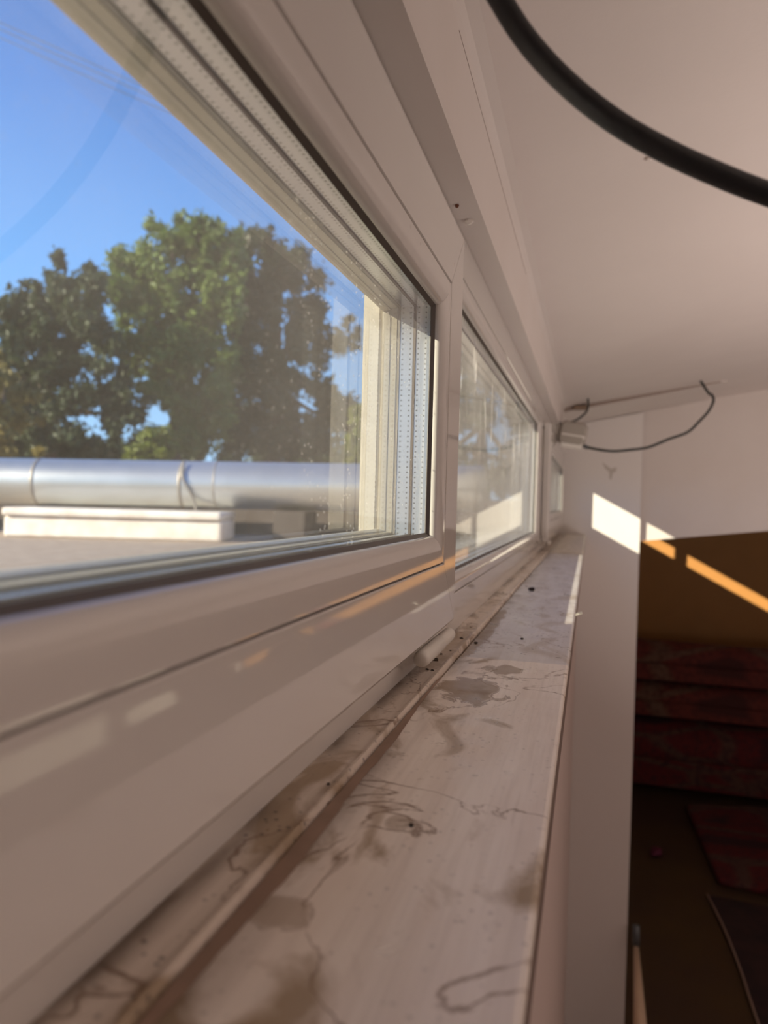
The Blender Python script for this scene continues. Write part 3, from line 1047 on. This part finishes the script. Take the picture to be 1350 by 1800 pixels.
def junction_box():
    y0 = 2.33
    c = at_plane(1007, 764, 1, y0)
    root = empty('junction_box', c)
    hw, hh, dp = 0.041, 0.036, 0.05
    # body with chamfered edges, turned slightly
    V = []
    for y, s in ((0.0, 1.0), (-dp * 0.6, 1.0), (-dp, 0.84)):
        for x, z in ((-hw, -hh * 0.75), (-hw * 0.7, -hh), (hw * 0.8, -hh), (hw, -hh * 0.7), (hw, hh * 0.7), (hw * 0.75, hh), (-hw * 0.75, hh), (-hw, hh * 0.7)):
            V.append((x * s, y, z * s))
    Fc = [tuple(range(8)), tuple(range(23, 15, -1))]
    for r in range(2):
        for k in range(8):
            k2 = (k + 1) % 8
            Fc.append((r * 8 + k, r * 8 + k2, (r + 1) * 8 + k2, (r + 1) * 8 + k))
    b = fix_normals(link_mesh('housing', V, Fc, M_JBOX, root))
    md = b.modifiers.new('bevel', 'BEVEL')
    md.width = 0.003
    md.segments = 2
    # lid, its colour lightened to show the bright underside
    V = []
    for z, s, fy in ((-hh * 0.10, 0.95, -dp - 0.001), (-hh * 1.18, 0.80, -dp * 0.86)):
        for x, y in ((-hw * 0.82, fy), (hw * 0.95, fy), (hw * 1.03, -0.002), (-hw * 0.86, -0.002)):
            V.append((x * s * (1.0 if y == fy else 1.06), y, z))
    lid = fix_normals(link_mesh('lid', V, [(3, 2, 1, 0), (4, 5, 6, 7), (0, 1, 5, 4), (1, 2, 6, 5), (2, 3, 7, 6), (3, 0, 4, 7)], mat('lit_box_lid', (0.82, 0.80, 0.76), 0.4), root))
    for nme, p, q in (('cable_gland', (-hw, -0.02, hh * 0.5), (-hw - 0.01, -0.02, hh * 0.9)), ('cable_gland', (hw * 0.9, -0.02, -hh * 0.8), (hw + 0.010, -0.02, -hh * 0.95))):
        tube(nme, [p, q], 0.006, M_GREY, root, 12)
    # bracket to the window frame
    boxes('bracket', [(-0.035 - hw, -hw + 0.004, -0.030, 0.0, -0.018, 0.022)], M_BOX, root, bevel=0.002)
    root.rotation_euler = (0, math.radians(9), 0)
    return root, c


jb, jc = junction_box()
tag(jb, 'small white junction box fixed above the far window', 'box')

yb = 2.31
pts = [at_plane(1029, 785, 1, yb), at_plane(1045, 789, 1, yb), at_plane(1075, 793, 1, yb), at_plane(1105, 791, 1, yb + 0.02), at_plane(1140, 786, 1, yb + 0.04), at_plane(1175, 772, 1, yb + 0.06), at_plane(1208, 760, 1, yb + 0.08),
       at_plane(1228, 742, 1, yb + 0.1), at_plane(1246, 722, 1, yb + 0.14), at_plane(1254, 705, 1, yb + 0.16), at_plane(1252, 695, 1, yb + 0.18), at_plane(1245, 690, 1, yb + 0.19)]
end = pts[-1]
pts.append(Vector((end.x - 0.02, end.y + 0.03, ceil_z(end.x - 0.02) + 0.001)))
o = tube('dark_cable', smooth_path(pts, 6), 0.0042, M_DARKCABLE, None, 14)
tag(o, 'thin dark cable looping from the junction box to the ceiling batten', 'cable')
pts = [at_plane(984, 746, 1, 2.32), at_plane(995, 744, 1, 2.34), at_plane(1012, 739, 1, 2.38), at_plane(1026, 729, 1, 2.44), at_plane(1033, 719, 1, 2.48)]
end = pts[-1]
pts.append(Vector((end.x, 2.50, ceil_z(end.x))))
o = tube('dark_cable', smooth_path(pts, 6), 0.0036, M_DARKCABLE, None, 12)
tag(o, 'short grey cable curving up from behind the junction box', 'cable')


# ================================================================== SMALL THINGS
def crumb(name, label, cat, p, s, m, seed, group=None, n=9):
    rng = random.Random(seed)
    bm = bmesh.new()
    bmesh.ops.create_icosphere(bm, subdivisions=2, radius=1)
    for v in bm.verts:
        v.co *= 1 + rng.uniform(-0.28, 0.28)
        v.co = Vector((v.co.x * s[0], v.co.y * s[1], v.co.z * s[2]))
    me = bpy.data.meshes.new(name)
    bm.to_mesh(me)
    bm.free()
    me.materials.append(m)
    o = bpy.data.objects.new(name, me)
    o.location = p
    o.rotation_euler = (0, 0, rng.uniform(0, 6))
    COL.objects.link(o)
    tag(o, label, cat, group)
    return o


def on_sill(px, py, dz=0.0):
    p = at_plane(px, py, 2, SILL_Z)
    p.z += dz
    return p


crumb('dirt_crumb', 'dark crumb of dirt lying on the middle sill board', 'crumb', on_sill(934, 1038, 0.0022), (0.004, 0.006, 0.0026), M_DIRT, 3)
crumb('dirt_crumb', 'small grey crumb near the middle of the stained near sill board', 'crumb', on_sill(723, 1452, 0.0004), (0.0012, 0.0007, 0.0006), M_DIRT, 5)
crumb('dirt_crumb', 'black crumb beside the groove, on the strip under the near window', 'crumb', on_sill(577, 1388, 0.0024), (0.0010, 0.0007, 0.0005), M_DIRT, 6)
rng = random.Random(9)
for k in range(18):
    y = 0.50 + abs(rng.gauss(0, 0.22))
    x = -0.108 + rng.gauss(0, 0.005)
    if k > 13:
        x = rng.uniform(-0.092, -0.03)
        y = rng.uniform(0.56, 1.5)
    x = max(-0.115, x)
    zt = SILL_Z + (0.0016 if x < -0.0985 else 0.0003)
    s = rng.uniform(0.0007, 0.0018)
    crumb('dirt_crumb', 'tiny black crumb among the dirt on the window sill', 'crumb', Vector((x, y, zt)), (s, s * 1.3, s * 0.6), M_DIRT, 100 + k, 'tiny crumbs on the sill')

# dried fluff on the sill edge
fl0 = at_plane(1012, 1083, 2, SILL_Z)
root = empty('fluff_tuft', fl0)
tag(root, 'small white tuft of fluff caught on the sill edge', 'fluff')
rg = random.Random(2)
for k in range(3):
    a = Vector((0, 0, 0.0004))
    b = Vector((rg.uniform(-0.002, 0.006), rg.uniform(-0.008, 0.008), rg.uniform(0.001, 0.004)))
    c = b + Vector((rg.uniform(0.0, 0.005), rg.uniform(-0.006, 0.006), rg.uniform(-0.001, 0.003)))
    tube('strand', smooth_path([a, b, c], 4), 0.0005, mat('white_fluff', (0.45, 0.42, 0.38), 0.9), root, 6)

# clear glue drop under the lintel and a blob on the ceiling
p = at_plane(824, 387, 2, SOFFIT_Z)
crumb('glue_drop', 'clear glue drop hanging under the lintel above the sash corner', 'drop', Vector((p.x, p.y, SOFFIT_Z - 0.0018)), (0.0034, 0.004, 0.0026), M_CLEAR, 30)
p = at_plane(803, 360, 2, SOFFIT_Z)
crumb('dirt_crumb', 'small brown crumb stuck under the lintel beside the glue drop', 'crumb', Vector((p.x, p.y, SOFFIT_Z - 0.001)), (0.0015, 0.002, 0.0016), mat('rusty_brown', (0.16, 0.06, 0.03), 0.8), 31)
d = at(1140, 277, 1.0)
tt = (CORNER_Z - C_SLOPE * BEAM_X) / (d.z - C_SLOPE * d.x)
p = d * tt
crumb('glue_drop', 'pale paint drip on the ceiling just under the black cable', 'drop', p - Vector((0, 0, 0.001)), (0.004, 0.004, 0.003), M_WALL, 32)

# ================================================================== DIM PART OF THE ROOM
# big brown board standing across the far end
bb = boxes('brown_board', [(0.05, 3.2, Y_BOARD, Y_BOARD + 0.04, FLOOR_Z, 0.30)], M_BROWN)
tag(bb, 'large brown board standing in the dim far end of the room', 'board')


def rug_mat(name, red, dark, light, scale):
    m = mat(name, red, 0.9)
    b = m.node_tree.nodes['Principled BSDF']
    tc = nd(m, 'ShaderNodeTexCoord')
    v = nd(m, 'ShaderNodeTexVoronoi', feature='DISTANCE_TO_EDGE')
    v.inputs['Scale'].default_value = scale
    mp = nd(m, 'ShaderNodeMapping')
    mp.inputs['Scale'].default_value = (0.55, 1, 1.6)
    lk(m, tc.outputs['Object'], mp.inputs[0])
    lk(m, mp.outputs[0], v.inputs['Vector'])
    c = mix_col(m, maprange(m, v.outputs['Distance'], 0.03, 0.09, 1, 0), red, light)
    c = mix_col(m, maprange(m, v.outputs['Distance'], 0.22, 0.30), c, dark)
    c = mix_col(m, maprange(m, noise_tex(m, 25, 4), 0.45, 0.65, 0, 0.7), c, dark)
    lk(m, c, b.inputs['Base Color'])
    return m


M_RUG1 = rug_mat('red_patterned_rug', (0.17, 0.035, 0.028), (0.08, 0.022, 0.02), (0.17, 0.09, 0.06), 2.2)
M_RUG2 = rug_mat('dark_red_rug', (0.12, 0.012, 0.014), (0.045, 0.010, 0.014), (0.10, 0.045, 0.036), 2.6)


def rolled_rug(label, y, z0, h, x0, x1, m, seed):
    """rug rolled up and slightly squashed, lying along x; spiral visible at its end"""
    root = empty('rolled_rug', (x0, y, z0))
    tag(root, label, 'rug', 'rolled rugs')
    n = 44
    V, Fc = [], []
    segs = 14
    rng = random.Random(seed)
    ph = rng.uniform(0, 6)
    for s in range(segs + 1):
        x = (x1 - x0) * s / segs
        wv = 0.012 * math.sin(s * 0.9 + ph)
        for k in range(n):
            a = 2 * PI * k / n
            ry, rz = h * 0.72, h / 2
            zz = math.copysign(abs(math.sin(a)) ** 0.8, math.sin(a)) * rz
            V.append((x, math.cos(a) * ry * 0.8 + wv * 0.5, rz + zz * (1 + 0.03 * math.sin(3 * a + s))))
    for s in range(segs):
        for k in range(n):
            k2 = (k + 1) % n
            Fc.append((s * n + k, s * n + k2, (s + 1) * n + k2, (s + 1) * n + k))
    Fc.append(tuple(range(n)))
    Fc.append(tuple(segs * n + k for k in range(n)))
    fix_normals(link_mesh('roll', V, Fc, m, root, True))
    # loose flap along the front
    f = boxes('flap', [(0.0, x1 - x0, -h * 0.78, -h * 0.70, h * 0.10, h * 0.52)], m, root, bevel=0.01)
    f.rotation_euler = (0, 0, 0)
    return root


YR = 6.42
rolled_rug('thick dark red rolled rug at the bottom of the pile', YR, FLOOR_Z, 0.50, 0.12, 2.4, M_RUG2, 1)
rolled_rug('rolled rug with pale oval pattern in the middle of the pile', YR + 0.04, FLOOR_Z + 0.505, 0.28, 0.10, 2.3, M_RUG1, 2)
rolled_rug('reddish patterned rolled rug on top of the pile', YR + 0.06, FLOOR_Z + 0.79, 0.31, 0.08, 2.2, M_RUG1, 3)


def flat_rug(name, label, px_pts, z, th, m, sag=0.0):
    V = [at_plane(px, py, 2, z) for px, py in px_pts]
    V2 = [v - Vector((0, 0, th)) for v in V]
    n = len(V)
    Fc = [tuple(range(n)), tuple(range(2 * n - 1, n - 1, -1))] + [(i, (i + 1) % n, n + (i + 1) % n, n + i) for i in range(n)]
    o = fix_normals(link_mesh(name, V + V2, Fc, m))
    md = o.modifiers.new('bevel', 'BEVEL')
    md.width = th * 0.4
    md.segments = 2
    tag(o, label, 'rug')
    return o


flat_rug('folded_rug', 'folded dark red rug lying in front of the rug pile', [(1205, 1412), (1500, 1424), (1560, 1640), (1420, 1590), (1345, 1560), (1262, 1542)], FLOOR_Z + 0.05, 0.05, M_RUG2)
flat_rug('floor_rug', 'very dark patterned rug flat on the floor with a pale border line', [(1243, 1572), (1600, 1640), (1800, 2000), (1372, 1900), (1337, 1810), (1300, 1700)], FLOOR_Z + 0.012, 0.012, mat('near_black_rug', (0.045, 0.018, 0.018), 0.9, noise=(8, (0.02, 0.01, 0.012), 1.0)))
ed = tube('edge_binding', smooth_path([at_plane(a, b, 2, FLOOR_Z + 0.017) for a, b in ((1243, 1572), (1272, 1630), (1300, 1700), (1318, 1755), (1337, 1810), (1372, 1900))], 6), 0.005, mat('pale_binding', (0.36, 0.25, 0.20), 0.8), bpy.data.objects['floor_rug'], 8)
ed['label'] = 'pale border cord'

# pale wooden stick with a grey tip leaning by the side board
st = empty('wooden_stick', at_plane(1127, 1800, 1, 2.98))
tag(st, 'pale wooden stick with a grey tip standing beside the tall white board', 'stick')
a = at_plane(1118, 1662, 1, 3.02)
b = at_plane(1128, 1860, 1, 2.6)
b2 = at_plane(1122, 1800, 1, 2.6)
loc = st.location
topp = at_plane(1118, 1627, 1, 3.02)
tube('shaft', [Vector(v) - loc for v in ((b.x + 0.035, b.y, FLOOR_Z), (b.x, b.y, b.z), a)], [0.030, 0.028, 0.010], M_WOOD, st, 12)
tube('tip', [a - loc, topp - loc], [0.014, 0.014], M_GREY, st, 12)
# small magenta cloth scrap on the floor
p = at_plane(1153, 1503, 2, FLOOR_Z)
crumb('cloth_scrap', 'small dark magenta scrap on the floor beside the folded rug', 'scrap', p + Vector((0, 0, 0.02)), (0.035, 0.055, 0.02), M_PINK, 77)
